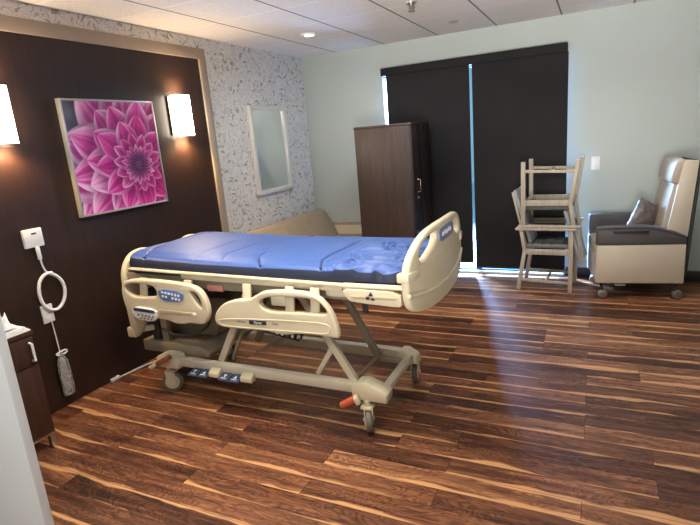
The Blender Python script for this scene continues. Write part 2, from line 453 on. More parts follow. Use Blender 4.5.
# roller blinds
val = thing('blind_valance', 'black valance box across the top of the window blinds', 'valance', (2.0, 5.66, 2.256))
MB().prism([(5.648, 2.262), (5.648, 2.343), (5.742, 2.343), (5.742, 2.262)], 1.043, 2.97, 'yz', .004).build('fascia', M['blind'], val, xf=root_inv(val.location))
def blind(x0, x1, zb, label):
    b = thing('roller_blind', label, 'blind', ((x0+x1)/2, 5.68, zb), 0, 'roller blinds on the window')
    X = root_inv(b.location)
    m = MB(); n = 10
    m.box((x0, 5.678, zb+.02), (x1, 5.682, 2.262), 0)
    m.build('blind_cloth', M['blind'], b, xf=X)
    MB().box((x0, 5.668, zb), (x1, 5.692, zb+.028), .006).build('bottom_bar', M['black'], b, xf=X)
blind(1.095, 2.022, .13, 'left charcoal roller blind, partly behind the dark wardrobe')
blind(2.050, 2.980, .075, 'right charcoal roller blind, behind the stacked wooden chairs')

# ------------------------------------------------------------------ ceiling fittings
t = thing('recessed_downlight', 'small white recessed downlight in the ceiling near the far left corner', 'light', (.767, 4.58, H-.012))
X = root_inv(t.location)
m = MB().cyl((.767, 4.58, H-.012), (.767, 4.58, H), .075, .085, 32); m.build('trim_ring', M['white'], t, xf=X)
MB().cyl((.767, 4.58, H-.016), (.767, 4.58, H-.011), .045, n=24).build('lens', M['led'], t, xf=X)
t = thing('fire_sprinkler', 'chrome pendent sprinkler head hanging from the ceiling', 'sprinkler', (1.92, 4.15, H))
X = root_inv(t.location)
MB().cyl((1.92, 4.15, H-.012), (1.92, 4.15, H), .04, .045).build('escutcheon', M['silver'], t, xf=X)
m = MB().cyl((1.92, 4.15, H-.05), (1.92, 4.15, H-.01), .013)
m.tube([(1.905, 4.15, H-.02), (1.896, 4.15, H-.045), (1.915, 4.15, H-.065)], .004).tube([(1.935, 4.15, H-.02), (1.944, 4.15, H-.045), (1.925, 4.15, H-.065)], .004)
m.build('frame', M['steel'], t, xf=X)
MB().cyl((1.92, 4.15, H-.07), (1.92, 4.15, H-.064), .026, n=16).build('deflector', M['steel'], t, xf=X)
o = MB().cyl((0, 0, -.008), (0, 0, 0), .04, .046, 32).cyl((0, 0, -.0095), (0, 0, -.007), .012, n=16).build('sprinkler_cover', M['champagne'])
o.location = (2.0, 5.17, H); tag(o, 'small flat round cover plate in the ceiling above the window', 'cover plate')

# ------------------------------------------------------------------ wall switch
t = thing('wall_outlet', 'white wall plate on the green-grey wall between stacked chairs and recliner', 'outlet', (3.243, D, 1.18))
X = root_inv(t.location)
MB().box((3.205, D-.008, 1.116), (3.282, D, 1.248), .004).build('plate', M['white'], t, xf=X)
MB().box((3.227, D-.012, 1.145), (3.260, D-.007, 1.219), .003).build('rocker', M['paper'], t, xf=X)

# ------------------------------------------------------------------ mirror
t = thing('wall_mirror', 'rectangular silver framed mirror on the leaf pattern wallpaper', 'mirror', (0, 4.84, 1.1))
X = root_inv(t.location)
my0, my1, mz0, mz1, fw = 4.50, 5.19, 1.11, 2.03, .045
m = MB()
m.box((.0, my0, mz0), (.045, my0+fw, mz1), .006).box((.0, my1-fw, mz0), (.045, my1, mz1), .006)
m.box((.0, my0+fw, mz1-fw), (.040, my1-fw, mz1), .005).box((.0, my0+fw, mz0), (.040, my1-fw, mz0+fw), .005)
m.build('mirror_frame', M['mirframe'], t, xf=X)
MB().box((.006, my0+fw-.005, mz0+fw-.005), (.022, my1-fw+.005, mz1-fw+.005), 0).build('mirror_glass', M['mirror'], t, xf=X)
for yy in (my0+.02, my1-.02):
    MB().box((.0, yy-.03, mz0-.018), (.055, yy+.03, mz0+.012), .005).build('bottom_clip', M['silver'], t, xf=X)

# ------------------------------------------------------------------ flower picture (painted as a fine coloured mesh)
def flower_color(u, v):
    """u right, v down in 0..1; a pink dahlia, close up"""
    cx, cy = .715, .60
    dx, dy = u-cx, v-cy
    r = math.hypot(dx, dy); a = math.atan2(dy, dx)
    g = .16+.16*noise.noise((u*2.5, v*2.5, 9))+.05*noise.noise((u*9, v*9, 4))
    col = [g*1.05, g*.95, g*1.05]
    # (length, petals, phase, half width factor, paleness)
    rings = [(.86, 13, .12, 1.2, .30), (.74, 12, .42, 1.0, .30), (.60, 12, .15, .98, .22), (.47, 11, .36, .96, .12), (.30, 14, .12, .95, .12), (.20, 19, .05, .9, .34)]
    for k, (L, n, ph, wf, pl) in enumerate(rings):
        st = 2*PI/n; i0 = int(round((a-ph)/st))
        cand = []
        for i in range(i0-2, i0+3):
            im = i % n
            h = noise.noise((im*3.7+k*11, k*5.1, 2)); h2 = noise.noise((im*2.3+.5, k*7.7, 8))
            ca = i*st+ph+h*st*.35; LL = L*(1+.20*h2)
            da = (a-ca+PI) % (2*PI)-PI
            px, py = r*math.cos(da), r*math.sin(da)
            tt = px/LL
            if not .02 < tt < 1: continue
            wt = L*math.sin(PI/n)*wf*(.30+.70*math.sin(PI/2*min(1, tt/.60)))*(1 if tt < .60 else max(0, 1-((tt-.60)/.40)**1.9)**.8)
            # a small point at the tip
            if wt < 1e-5: continue
            s_ = py/wt
            if abs(s_) < 1: cand.append(((im*7) % 5, tt, s_, h, im, LL))
        if cand:
            _, tt, s_, h, im, LL = max(cand)
            vein = noise.noise((s_*5, tt*1.6, im*3.1+k*9))
            fold = math.exp(-(s_/.10)**2)
            edge = abs(s_)**3
            pale = pl+.80*edge*(.3+.7*tt)+.60*max(0, tt-.70)/.30*(.5+.6*h)+.42*vein+.22*h-.16*fold
            pale = max(0, min(1, pale))
            deep = (.52, .022, .19); mid = (.80, .085, .37); lite = (.95, .58, .74)
            if pale < .4: q = pale/.4; col = [deep[j]+(mid[j]-deep[j])*q for j in range(3)]
            else: q = (pale-.4)/.6; col = [mid[j]+(lite[j]-mid[j])*q for j in range(3)]
            nextL = rings[k+1][0] if k+1 < len(rings) else .12
            under = max(0, 1-(r-nextL*.92)/(.10)) if r > nextL*.92 else 1       # shaded just beyond the petals above it
            sh = (1-.45*min(1, under))*(1-.45*max(0, (abs(s_)-.86)/.14)**2)
            col = [max(0, c*sh) for c in col]
    if r < .15:
        sp = .5+.5*math.sin(a*24+r*110+2*noise.noise((u*30, v*30, 1))); w = r/.15
        dk = [.06+.42*sp*w, .015+.16*sp*w*w, .05+.26*sp*w]
        f = min(1, (.15-r)/.05)
        col = [col[j]*(1-f)+dk[j]*f for j in range(3)]
        if r < .045:
            q = .5+.5*math.sin(r*260+a*3); col = [.07+.16*q, .03+.05*q, .07+.13*q]
    return col
t = thing('framed_picture', 'square framed photo print of a pink dahlia on the dark headwall', 'picture', (.012, 2.79, 1.24))
X = root_inv(t.location)
py0, py1, pz0, pz1 = 2.385, 3.195, 1.240, 2.035; fwid = .014
m = MB()
m.box((.012, py0, pz0), (.052, py0+fwid, pz1), .002).box((.012, py1-fwid, pz0), (.052, py1, pz1), .002)
m.box((.012, py0+fwid, pz1-fwid), (.052, py1-fwid, pz1), .002).box((.012, py0+fwid, pz0), (.052, py1-fwid, pz0+fwid), .002)
m.build('picture_frame', M['champagne'], t, xf=X)
N = 260
bm = bmesh.new(); lay = bm.verts.layers.float_color.new('Col'); g = []
for j in range(N+1):
    rowv = []
    for i in range(N+1):
        u, v = i/N, j/N
        vt = bm.verts.new((.047, py0+fwid*.8+u*(py1-py0-1.6*fwid), pz1-fwid*.8-v*(pz1-pz0-1.6*fwid)))
        c = flower_color(u, v); vt[lay] = (*c, 1); rowv.append(vt)
    g.append(rowv)
for j in range(N):
    for i in range(N): bm.faces.new((g[j][i], g[j+1][i], g[j+1][i+1], g[j][i+1]))
bmesh.ops.transform(bm, matrix=X, verts=bm.verts)
me = bpy.data.meshes.new('flower_print'); bm.to_mesh(me); bm.free(); me.materials.append(M['print'])
o = bpy.data.objects.new('flower_print', me); C.objects.link(o); o.parent = t

# ------------------------------------------------------------------ wall sconces
def sconce(yc, label):
    s = thing('wall_sconce', label, 'wall lamp', (.012, yc, 1.75), 0, 'sconces either side of the picture')
    X = root_inv(s.location)
    MB().box((.012, yc-.118, 1.765), (.030, yc+.118, 2.085), .004).build('back_plate', M['steel'], s, xf=X)
    m = MB(); z0, z1 = 1.755, 2.092
    pts = [(.030, yc-.086), (.080, yc-.086), (.098, yc-.068), (.098, yc+.068), (.080, yc+.086), (.030, yc+.086)]
    tb = bmesh.new(); A = [tb.verts.new((x, y, z0)) for x, y in pts]; B = [tb.verts.new((x, y, z1)) for x, y in pts]
    for i in range(len(pts)-1): tb.faces.new((A[i], A[i+1], B[i+1], B[i]))
    m._merge(tb, None, 0); m.build('shade', M['shade'], s, xf=X)
    for z in (z0, z1):
        MB().tube([(.030, yc-.087, z), (.081, yc-.087, z), (.099, yc-.069, z), (.099, yc+.069, z), (.081, yc+.087, z), (.030, yc+.087, z)], .004, 6).build('shade_rim', M['steel'], s, xf=X)
    for z in (z0-.012, z1+.012):
        L = bpy.data.lights.new('sconce_bulb', 'SPOT'); L.energy = 8 if z > 2 else 30; L.color = (1, .66, .36); L.shadow_soft_size = .03
        L.spot_size = math.radians(150); L.spot_blend = .6
        lo = bpy.data.objects.new('sconce_bulb', L); C.objects.link(lo); lo.location = (.070, yc, z)
        lo.rotation_euler = (0, 0 if z < 2 else PI, 0)
        lo.parent = s; lo.location = Vector((.070, yc, z))-Vector(s.location)
sconce(1.955, 'glowing box shaped wall sconce left of the flower picture, cut by the image edge')
sconce(3.508, 'glowing box shaped wall sconce right of the flower picture')

# ------------------------------------------------------------------ call station, cords, bag
t = thing('call_station_plate', 'white square nurse call plate on the dark panel with a cord plugged in', 'wall plate', (.012, 2.025, 1.112))
X = root_inv(t.location)
MB().box((.012, 1.962, 1.113), (.036, 2.088, 1.23), .006).build('plate', M['white'], t, xf=X)
MB().box((.036, 2.012, 1.196), (.040, 2.044, 1.206), .001).build('indicator', M['dark'], t, xf=X)
P = [(.034, 2.036, 1.04), (.034, 2.040, .99), (.034, 2.052, .945), (.036, 2.075, .925), (.036, 2.115, .90), (.036, 2.150, .85), (.036, 2.155, .78), (.036, 2.125, .71), (.036, 2.075, .675),
     (.036, 2.02, .69), (.036, 1.985, .74), (.036, 1.975, .80), (.036, 1.985, .87), (.036, 2.015, .915), (.036, 2.055, .932), (.036, 2.09, .925)]
cd = MB().tube(P[:4], .006, 10, smooth=2).tube(P[3:], .011, 10, smooth=2).build('cord', M['white'], t, xf=X)
MB().cyl((.034, 2.036, 1.03), (.034, 2.034, 1.115), .013, n=14, bev=.003).build('plug', M['white'], cd, xf=X)
t = thing('wall_socket_box', 'white wall socket box below the looped cord on the dark panel', 'socket', (.012, 2.012, .605))
X = root_inv(t.location)
MB().box((.012, 1.972, .607), (.026, 2.05, .728), .004).build('plate', M['white'], t, xf=X)
for z in (.64, .69): MB().box((.026, 1.995, z-.016), (.029, 2.027, z+.016), .004).build('receptacle', M['paper'], t, xf=X)
t = thing('hanging_bag', 'clear plastic bag of cables hanging from a thin white cord on the dark panel', 'bag', (.04, 2.02, .08))
X = root_inv(t.location)
MB().tube([(.03, 2.02, .615), (.034, 2.022, .50), (.038, 2.021, .385)], .004, 8, smooth=2).build('cord', M['white'], t, xf=X)
m = MB(); tb = bmesh.new(); rings = []; NN = 20
prof = [(.395, .012, .008), (.372, .014, .010), (.35, .030, .016), (.32, .037, .022), (.26, .041, .026), (.18, .043, .028), (.11, .042, .026), (.085, .038, .018), (.082, .004, .003)]
for z, a, b in prof:
    rings.append([tb.verts.new((.045+b*math.cos(2*PI*j/NN)*(1+.12*noise.noise((j*.9, z*20, 1))), 2.02+a*math.sin(2*PI*j/NN)*(1+.12*noise.noise((j*.8, z*20, 5))), z)) for j in range(NN)])
for A, B in zip(rings, rings[1:]):
    for j in range(NN): tb.faces.new((A[j], A[(j+1) % NN], B[(j+1) % NN], B[j]))
m._merge(tb, None, 0); m.build('bag_film', M['bag'], t, ang=60, xf=X)
m = MB()
for k in range(7):
    y = 2.02-.026+.0085*k
    m.tube([(.045+.006*math.sin(k*2), y, .11+.006*(k % 3)), (.042, y+.006*math.sin(k), .2), (.046, 2.02+(y-2.02)*.7, .30)], .006, 8, smooth=1)
m.build('packed_leads', M['clip'], t, xf=X)
MB().tube([(.045, 2.012, .392), (.05, 2.045, .402), (.05, 2.07, .388), (.047, 2.05, .372), (.045, 2.02, .38), (.05, 1.995, .378), (.05, 1.985, .392), (.045, 2.012, .392)], .006, 8, smooth=2).build('knot', M['white'], t, xf=X)

# white power lead lying along the foot of the panel
m = MB().tube([(.03, 2.38, .012), (.045, 2.46, .012), (.05, 2.52, .012), (.06, 2.62, .012), (.10, 2.74, .012), (.2, 2.80, .014), (.34, 2.84, .02)], .008, 8, smooth=2)
m.box((.020, 2.355, .002), (.046, 2.43, .028), .005)
o = m.build('power_lead', M['white'], None); tag(o, 'white power lead on the floor along the base of the dark panel', 'cord')

# ------------------------------------------------------------------ nightstand (mostly hidden by the entry wall)
NX, NY0, NY1 = .414, 1.06, 1.655
t = thing('nightstand', 'dark wood bedside cabinet with drawer behind the white wall edge', 'nightstand', (.214, 1.35, 0))
X = root_inv(t.location)
MB().box((.02, NY0, .095), (NX-.018, NY1, .70), .003).build('body', M['night'], t, xf=X)
MB().box((.015, NY0-.006, .70), (NX+.004, NY1+.006, .726), .004).build('top', M['night'], t, xf=X)
dr = MB().box((NX-.018, NY0+.004, .528), (NX, NY1-.004, .696), .003).build('drawer', M['night'], t, xf=X)
MB().tube([(NX, 1.625, .552), (NX+.022, 1.625, .556), (NX+.022, 1.625, .656), (NX, 1.625, .660)], .007, 8).build('handle', M['white'], dr, xf=X)
MB().box((NX-.018, NY0+.004, .10), (NX, NY1-.004, .522), .003).build('door', M['night'], t, xf=X)
MB().box((NX-.030, NY0, .083), (NX, NY1, .098), .002).build('bottom_rail', M['silver'], t, xf=X)
for x in (.05, NX-.018):
    for y in (NY0+.02, NY1-.02): MB().box((x-.016, y-.016, 0), (x+.016, y+.016, .088), .003).build('leg', M['silver'], t, xf=X)
# papers on it
def sheet(name, x0, x1, y0, y1, z0, amp, seed, lift, label, cat):
    b = bmesh.new(); g = []; nx, ny = 16, 20
    for i in range(nx+1):
        r = []
        for j in range(ny+1):
            u, v = i/nx, j/ny
            z = z0 + amp*(.5+.5*noise.noise((u*3+seed, v*3, seed)))+lift*(noise.noise((u*7, v*7, seed*3))**2)
            r.append(b.verts.new((x0+(x1-x0)*u, y0+(y1-y0)*v, z)))
        g.append(r)
    fs = [b.faces.new((g[i][j], g[i+1][j], g[i+1][j+1], g[i][j+1])) for i in range(nx) for j in range(ny)]
    ex = bmesh.ops.extrude_face_region(b, geom=fs)
    for vt in [q for q in ex['geom'] if isinstance(q, bmesh.types.BMVert)]: vt.co.z += .003
    m = MB(); m._merge(b, None, 0); o = m.build(name, M['paper'], None, ang=50); return tag(o, label, cat)
m = MB()
for k in range(3): m.box((.10, 1.30+.006*k, .727+.010*k), (.418-.004*k, 1.648-.01*k, .736+.010*k), .002)
o = m.build('folded_towel', M['paper']); tag(o, 'folded white cloth lying on the bedside cabinet', 'cloth')
sheet('crumpled_paper', .14, .40, 1.33, 1.60, .759, .018, 2.0, .22, 'crumpled white paper on top of the folded cloth', 'paper')

# ------------------------------------------------------------------ hospital bed
BED = (1.35, 2.72, 0)
bed = thing('hospital_bed', 'cream electric hospital bed with lowered side rails and casters', 'bed', BED)
BX = root_inv(BED)
def part(mb, name, mat, parent=None, ang=35): return mb.build(name, mat, parent or bed, ang, BX)

# --- base frame
RY, FY = 2.385, 2.93
b = MB()
b.beam((.60, RY, .250), (2.10, RY, .250), .05, .058, .006)
b.beam((.60, FY, .238), (2.14, FY, .225), .055, .068, .006)
b.beam((.66, RY, .245), (.66, FY, .245), .09, .06, .006)
b.beam((2.215, RY+.03, .235), (2.20, FY-.03, .225), .045, .045, .006)
part(b, 'base_frame', M['frame'])
b = MB().cyl((2.02, RY, .255), (2.02, 2.83, .255), .012, n=12).beam((2.02, 2.80, .24), (2.21, 2.80, .23), .03, .03, .004)
part(b, 'cross_rod', M['frame_dk'])
# corner castings (foot end) with sloped top
def casting(poly, y0, y1, name='corner_casting'):
    m = MB().prism(poly, y0, y1, 'xz', .008)
    part(m, name, M['cream'])
casting([(2.045, .195), (2.04, .262), (2.07, .296), (2.125, .306), (2.235, .262), (2.255, .245), (2.252, .195)], 2.335, 2.435)
casting([(2.12, .17), (2.11, .235), (2.14, .27), (2.18, .272), (2.245, .235), (2.25, .18)], 2.885, 2.965)
m = MB().prism([(.55, .20), (.55, .275), (.60, .295), (.70, .295), (.74, .275), (.74, .20)], 2.345, 2.44, 'xz', .010); part(m, 'corner_casting', M['frame'])
m = MB().prism([(.55, .20), (.55, .275), (.60, .295), (.70, .295), (.74, .275), (.74, .20)], 2.87, 2.97, 'xz', .010); part(m, 'corner_casting', M['frame'])
# casters
def caster(x, y, ang, top):
    """wheel centre x,y; ang = rolling direction"""
    r = .073; d = Vector((math.cos(ang), math.sin(ang), 0)); n = Vector((-d.y, d.x, 0)); c = Vector((x, y, r))
    k = MB()
    for s in (-1, 1):
        k.beam(c+n*.023*s+Vector((0, 0, -.02)), c+n*.022*s+Vector((0, 0, .085))-d*.01, .008, .062, .003, up=d)
    k.box(c+Vector((-.036, -.036, .070)), c+Vector((.036, .036, .092)), .012)
    k.cyl(c+Vector((0, 0, .085))-d*.01, (c.x-d.x*.01, c.y-d.y*.01, top), .018, n=16)
    ck = part(k, 'caster', M['cream'])
    w = MB().cyl(c-n*.016, c+n*.016, r, n=36, bev=.007); part(w, 'wheel', M['tyre'], ck)
    h = MB().cyl(c-n*.018, c+n*.018, .050, n=28, bev=.003); h.cyl(c-n*.034, c+n*.034, .009, n=12); part(h, 'hub', M['cream'], ck)
caster(2.128, 2.355, math.radians(116), .2)
caster(.612, 2.40, math.radians(35), .2)
caster(2.195, 3.00, math.radians(100), .2)
caster(.632, 2.98, math.radians(20), .2)
# brake / function pedals on the near rail
for k, x in enumerate((.905, .988, 1.155, 1.238)):
    m = MB().box((x-.038, 2.292, .205), (x+.038, 2.368, .222), .006, rot=(math.radians(14), 0, 0))
    pd = part(m, 'foot_pedal', M['blue_dk'])
    s = MB()
    mt = Matrix.Translation((x, 2.33, .2145)) @ Matrix.Rotation(math.radians(14), 4, 'X')
    q = MB()
    if k % 2: q.prism([(-.012, -.012), (.012, -.012), (0, .016)], .0085, .0105, 'xy', 0)
    else: q.prism([(-.012, .012), (.012, .012), (0, -.016)], .0085, .0105, 'xy', 0)
    q.box((-.02, -.026, .0085), (.02, -.020, .0105), 0)
    o = q.build('pedal_symbol', M['white'], pd, xf=BX @ mt)
for x0, x1 in ((1.032, 1.112), (1.282, 1.37)):
    m = MB().prism([(2.310, .205), (2.310, .235), (2.352, .262), (2.362, .205)], x0, x1, 'yz', .006); part(m, 'pedal_cover', M['cream'])
# levers
m = MB().beam((2.085, 2.335, .215), (1.99, 2.285, .170), .034, .040, .014); part(m, 'steer_pedal', M['orange'])
m = MB().beam((2.10, 2.31, .22), (2.075, 2.30, .21), .05, .05, .008); part(m, 'pedal_socket', M['cream'])
for (a, c, nm, mt) in (((.60, 2.315, .25), (.70, 2.315, .30), 'brake_pedal', 'rust'), ((.455, 2.315, .17), (.53, 2.315, .21), 'brake_pedal', 'rust'), ((.53, 2.315, .21), (.60, 2.315, .25), 'pedal_hinge', 'cream')):
    part(MB().beam(a, c, .06, .030, .008), nm, M[mt])
# lift arms
b = MB().beam((1.06, 2.425, .27), (1.36, 2.425, .79), .035, .046, .006, up=(1, 0, 0)); part(b, 'lift_arm', M['frame'])
b = MB().beam((1.115, 2.47, .27), (1.30, 2.47, .62), .018, .022, .004, up=(1, 0, 0)); part(b, 'lift_strut', M['frame_dk'])
b = MB().beam((2.03, 2.425, .262), (1.70, 2.425, .80), .035, .044, .006, up=(1, 0, 0)); part(b, 'lift_arm', M['frame'])
b = MB().beam((1.895, 2.455, .46), (1.765, 2.455, .255), .022, .032, .004, up=(1, 0, 0)); part(b, 'lift_strut', M['frame'])
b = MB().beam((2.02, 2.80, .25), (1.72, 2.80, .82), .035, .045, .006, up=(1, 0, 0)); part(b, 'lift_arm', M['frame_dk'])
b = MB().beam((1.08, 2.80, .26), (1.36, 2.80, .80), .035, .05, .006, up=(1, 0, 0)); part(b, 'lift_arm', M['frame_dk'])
b = MB().beam((1.20, 2.62, .27), (1.52, 2.62, .44), .02, .02, .004); part(b, 'lift_strut', M['frame_dk'])
pts = [(1.30+.0055*i, 2.60+.030*math.cos(i*.9), .46+.030*math.sin(i*.9)-.0008*i) for i in range(52)]
part(MB().tube(pts, .006, 6), 'coiled_cable', M['dark'])
# head end motor housing and column
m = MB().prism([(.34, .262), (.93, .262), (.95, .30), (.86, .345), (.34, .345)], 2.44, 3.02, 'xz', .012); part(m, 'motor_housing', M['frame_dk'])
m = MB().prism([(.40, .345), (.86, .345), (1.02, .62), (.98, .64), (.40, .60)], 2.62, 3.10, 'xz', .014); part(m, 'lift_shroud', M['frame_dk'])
m = MB().box((.43, 2.46, .345), (.50, 2.56, .72), .010); part(m, 'lift_column', M['dark'])
m = MB().box((.52, 2.46, .345), (.58, 2.50, .60), .006); part(m, 'column_guide', M['frame_dk'])
part(MB().tube([(1.08, 2.36, .63), (1.02, 2.40, .52), (.86, 2.43, .43), (.66, 2.45, .40), (.54, 2.45, .44)], .009, 8, smooth=3), 'hose', M['dark'])
m = MB().box((.325, 2.335, .40), (.405, 2.40, .475), .014).beam((.37, 2.39, .44), (.45, 2.48, .44), .04, .04, .006)
part(m, 'wall_bumper', M['cream'])
# --- deck
b = MB()
b.beam((.36, 2.365, .835), (2.33, 2.365, .815), .035, .075, .005)
b.beam((.36, 3.14, .835), (2.33, 3.14, .815), .035, .075, .005)
for x in (.40, .85, 1.32, 1.78, 2.25): b.beam((x, 2.36, .825), (x, 3.15, .825), .05, .06, .004)
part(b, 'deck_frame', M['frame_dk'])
b = MB().box((.36, 2.36, .868), (2.33, 3.16, .880), .003); part(b, 'deck_panel', M['dark'])
b = MB()
b.beam((.505, 2.305, .914), (.93, 2.308, .902), .036, .013, .005).beam((.93, 2.308, .902), (2.11, 2.308, .877), .036, .013, .005)
part(b, 'deck_rim', M['cream'])
b = MB().beam((.93, 2.325, .875), (2.05, 2.325, .852), .02, .034, .005); part(b, 'deck_rail', M['frame'])
for x in (1.45, 1.74, 1.90):
    b = MB().beam((x, 2.29, .86), (x, 2.27, .715), .055, .018, .006, up=(0, 1, 0)); part(b, 'rail_bracket', M['cream'])
b = MB().box((1.60, 2.29, .735), (1.70, 2.35, .81), .012); part(b, 'latch_block', M['frame'])
b = MB().box((1.11, 2.335, .784), (1.23, 2.345, .822), .003); part(b, 'warning_label', M['redlab'])
b = MB().beam((.62, 2.30, .86), (.62, 2.275, .70), .06, .018, .006, up=(0, 1, 0)); part(b, 'rail_bracket', M['cream'])
b = MB().beam((1.0, 2.30, .86), (1.0, 2.275, .70), .06, .018, .006, up=(0, 1, 0)); part(b, 'rail_bracket', M['cream'])
b = MB().cyl((2.145, 2.36, .80), (2.145, 2.44, .80), .028, n=18).beam((2.13, 2.42, .80), (2.13, 2.42, .69), .02, .03, .004); part(b, 'pivot', M['dark'])
b = MB().box((1.94, 2.33, .80), (2.085, 2.36, .862), .008); part(b, 'actuator_cover', M['frame'])

# --- side rails (near side, lowered)
ry = 2.258
HR = chaikin([(.468, .775), (.485, .832), (.545, .858), (.66, .866), (.79, .866), (.966, .857), (1.088, .843), (1.147, .806), (1.178, .727), (1.176, .654), (1.135, .600), (1.085, .597), (1.0, .600), (.985, .586), (.885, .584), (.865, .600), (.77, .606), (.66, .612), (.56, .622), (.488, .632), (.472, .70)], 2)
h1 = chaikin([(.505, .812), (.565, .834), (.686, .836), (.757, .826), (.786, .79), (.770, .752), (.639, .744), (.564, .747), (.518, .776)], 2)
h2 = chaikin([(1.055, .808), (1.105, .797), (1.130, .751), (1.136, .700), (1.105, .718), (1.066, .775)], 2)
r = part(MB().mesh(plate_mesh(HR, [h1, h2], .042, .012), XZat(ry)), 'side_rail', M['cream'])
lab = chaikin([(.805, .815), (1.010, .802), (.998, .738), (.882, .733), (.825, .739), (.802, .76)], 1)
lp = part(MB().mesh(plate_mesh(lab, [], .006, .001), XZat(ry-.022)), 'control_panel', M['blue_lab'], r)
m = MB()
for i in range(6):
    for j in range(2):
        x, z = .838+.026*i, .791-.005*i*.6-.026*j
        if i >= 3: m.cyl((x, ry-.028, z), (x, ry-.024, z), .0085, n=12)
        elif i+j != 3: m.box((x-.008, ry-.028, z-.007), (x+.008, ry-.024, z+.007), .001)
part(m, 'button', M['white'], r)
disp = chaikin([(.560, .684), (.765, .674), (.762, .612), (.716, .586), (.583, .596), (.550, .628)], 1)
dp = part(MB().mesh(plate_mesh(disp, [], .020, .004), XZat(ry-.024)), 'scale_display', M['white'], r)
m = MB().prism([(.572, .677), (.752, .668), (.752, .648), (.572, .655)], ry-.037, ry-.033, 'xz', 0); part(m, 'display_screen', M['blue_dk'], r)
m = MB().prism([(.625, .671), (.715, .666), (.715, .652), (.625, .656)], ry-.039, ry-.036, 'xz', 0); part(m, 'display_window', M['ink'], r)
m = MB()
for i in range(5): m.box((.598+.031*i, ry-.037, .624-.002*i), (.616+.031*i, ry-.033, .636-.002*i), .001)
for i in range(4): m.box((.615+.031*i, ry-.037, .604-.001*i), (.633+.031*i, ry-.033, .614-.001*i), .001)
part(m, 'key', M['ink_grey'], r)
sl = [(.782, .674), (1.085, .671), (1.092, .654), (.782, .640)]
part(MB().prism(sl, ry-.024, ry-.018, 'xz', .002), 'grip_recess', M['cream2'], r)
part(MB().cyl((1.069, ry-.032, .660), (1.069, ry-.016, .660), .013, n=18, bev=.003), 'release_knob', M['frame'], r)

MR = chaikin([(1.216, .650), (1.240, .696), (1.300, .748), (1.39, .776), (1.49, .782), (1.540, .812), (1.594, .838), (1.728, .850), (1.855, .848), (1.932, .832), (1.982, .793), (2.022, .729), (2.045, .640), (2.046, .602), (2.03, .598), (1.952, .605), (1.80, .604), (1.72, .588), (1.66, .588), (1.615, .598), (1.419, .597), (1.286, .593), (1.228, .606)], 2)
mh = chaikin([(1.558, .775), (1.605, .803), (1.749, .815), (1.875, .813), (1.940, .799), (1.976, .765), (1.992, .730), (1.916, .727), (1.816, .728), (1.712, .722), (1.619, .722), (1.568, .741)], 2)
r = part(MB().mesh(plate_mesh(MR, [mh], .042, .012), XZat(ry)), 'side_rail', M['cream'])
gr = [(1.25, .650), (1.60, .672), (1.90, .680), (1.985, .676), (2.005, .650), (1.985, .622), (1.90, .617), (1.60, .612), (1.30, .606), (1.25, .618)]
part(MB().tube([(x, ry-.020, z) for x, z in gr], .0045, 6, closed=True, smooth=2), 'raised_bead', M['cream'], r)
part(MB().prism([(1.474, .659), (1.592, .663), (1.592, .638), (1.474, .634)], ry-.0245, ry-.020, 'xz', .002), 'name_plate', M['ink'], r)
m = MB().mesh(text_mesh('Versa', .024, .25), Matrix.Translation((1.533, ry-.0252, .6485)) @ Matrix.Rotation(math.radians(-2), 4, 'Y') @ XZ)
part(m, 'name_plate_letters', M['white'], r)
m = MB().mesh(text_mesh('Hill-Rom', .017, .2), Matrix.Translation((1.416, ry-.0225, .644)) @ XZ)
part(m, 'maker_letters', M['ink_grey'], r)
m = MB().mesh(text_mesh('Care', .022, .25), Matrix.Translation((1.650, ry-.0225, .652)) @ XZ)
part(m, 'model_letters', M['ink_grey'], r)

# foot end wing panel
wing = chaikin([(2.070, .872), (2.20, .871), (2.395, .868), (2.402, .80), (2.385, .786), (2.26, .793), (2.125, .800), (2.10, .815)], 1)
wg = part(MB().mesh(plate_mesh(wing, [], .03, .006), XZat(2.28)), 'foot_wing', M['cream'])
part(MB().prism([(2.12, .836), (2.385, .840), (2.37, .826), (2.14, .823)], 2.258, 2.266, 'xz', .001), 'wing_recess', M['cream2'], wg)
m = MB().cyl((2.238, 2.256, .852), (2.238, 2.264, .852), .006, n=12).prism([(2.226, .842), (2.250, .842), (2.238, .862)], 2.257, 2.264, 'xz', 0)
m.box((2.212, 2.256, .822), (2.232, 2.262, .838), .001).box((2.240, 2.256, .820), (2.260, 2.262, .832), .001)
part(m, 'wing_symbol', M['ink'], wg)
part(MB().box((2.06, 2.27, .874), (2.405, 2.32, .890), .006), 'wing_cap', M['cream'], wg)

# --- footboard: bowed moulded panel with two hand holes
yc = 2.785
FBo = [(2.215, .82), (2.205, .90), (2.215, .985), (2.255, 1.045), (2.345, 1.105), (2.46, 1.140), (2.62, 1.150), (2.90, 1.150), (3.06, 1.140), (3.175, 1.105), (3.265, 1.045), (3.305, .985), (3.315, .90), (3.305, .82), (3.28, .775), (3.20, .735), (2.98, .708), (2.54, .708), (2.32, .735), (2.24, .775)]
FBo = chaikin([(3.335-(3.315-a)*.985, c) for a, c in FBo], 2)
holeL = chaikin([(2.375, 1.045), (2.42, 1.090), (2.56, 1.112), (2.605, 1.105), (2.600, 1.060), (2.50, 1.018), (2.41, .990), (2.372, 1.005)], 2)
holeR = [(2*2.78-a, b) for a, b in holeL]
me = plate_mesh(FBo, [holeL, holeR], .042, .014)
bm = bmesh.new(); bm.from_mesh(me)
bmesh.ops.triangulate(bm, faces=[f for f in bm.faces if len(f.verts) > 4])
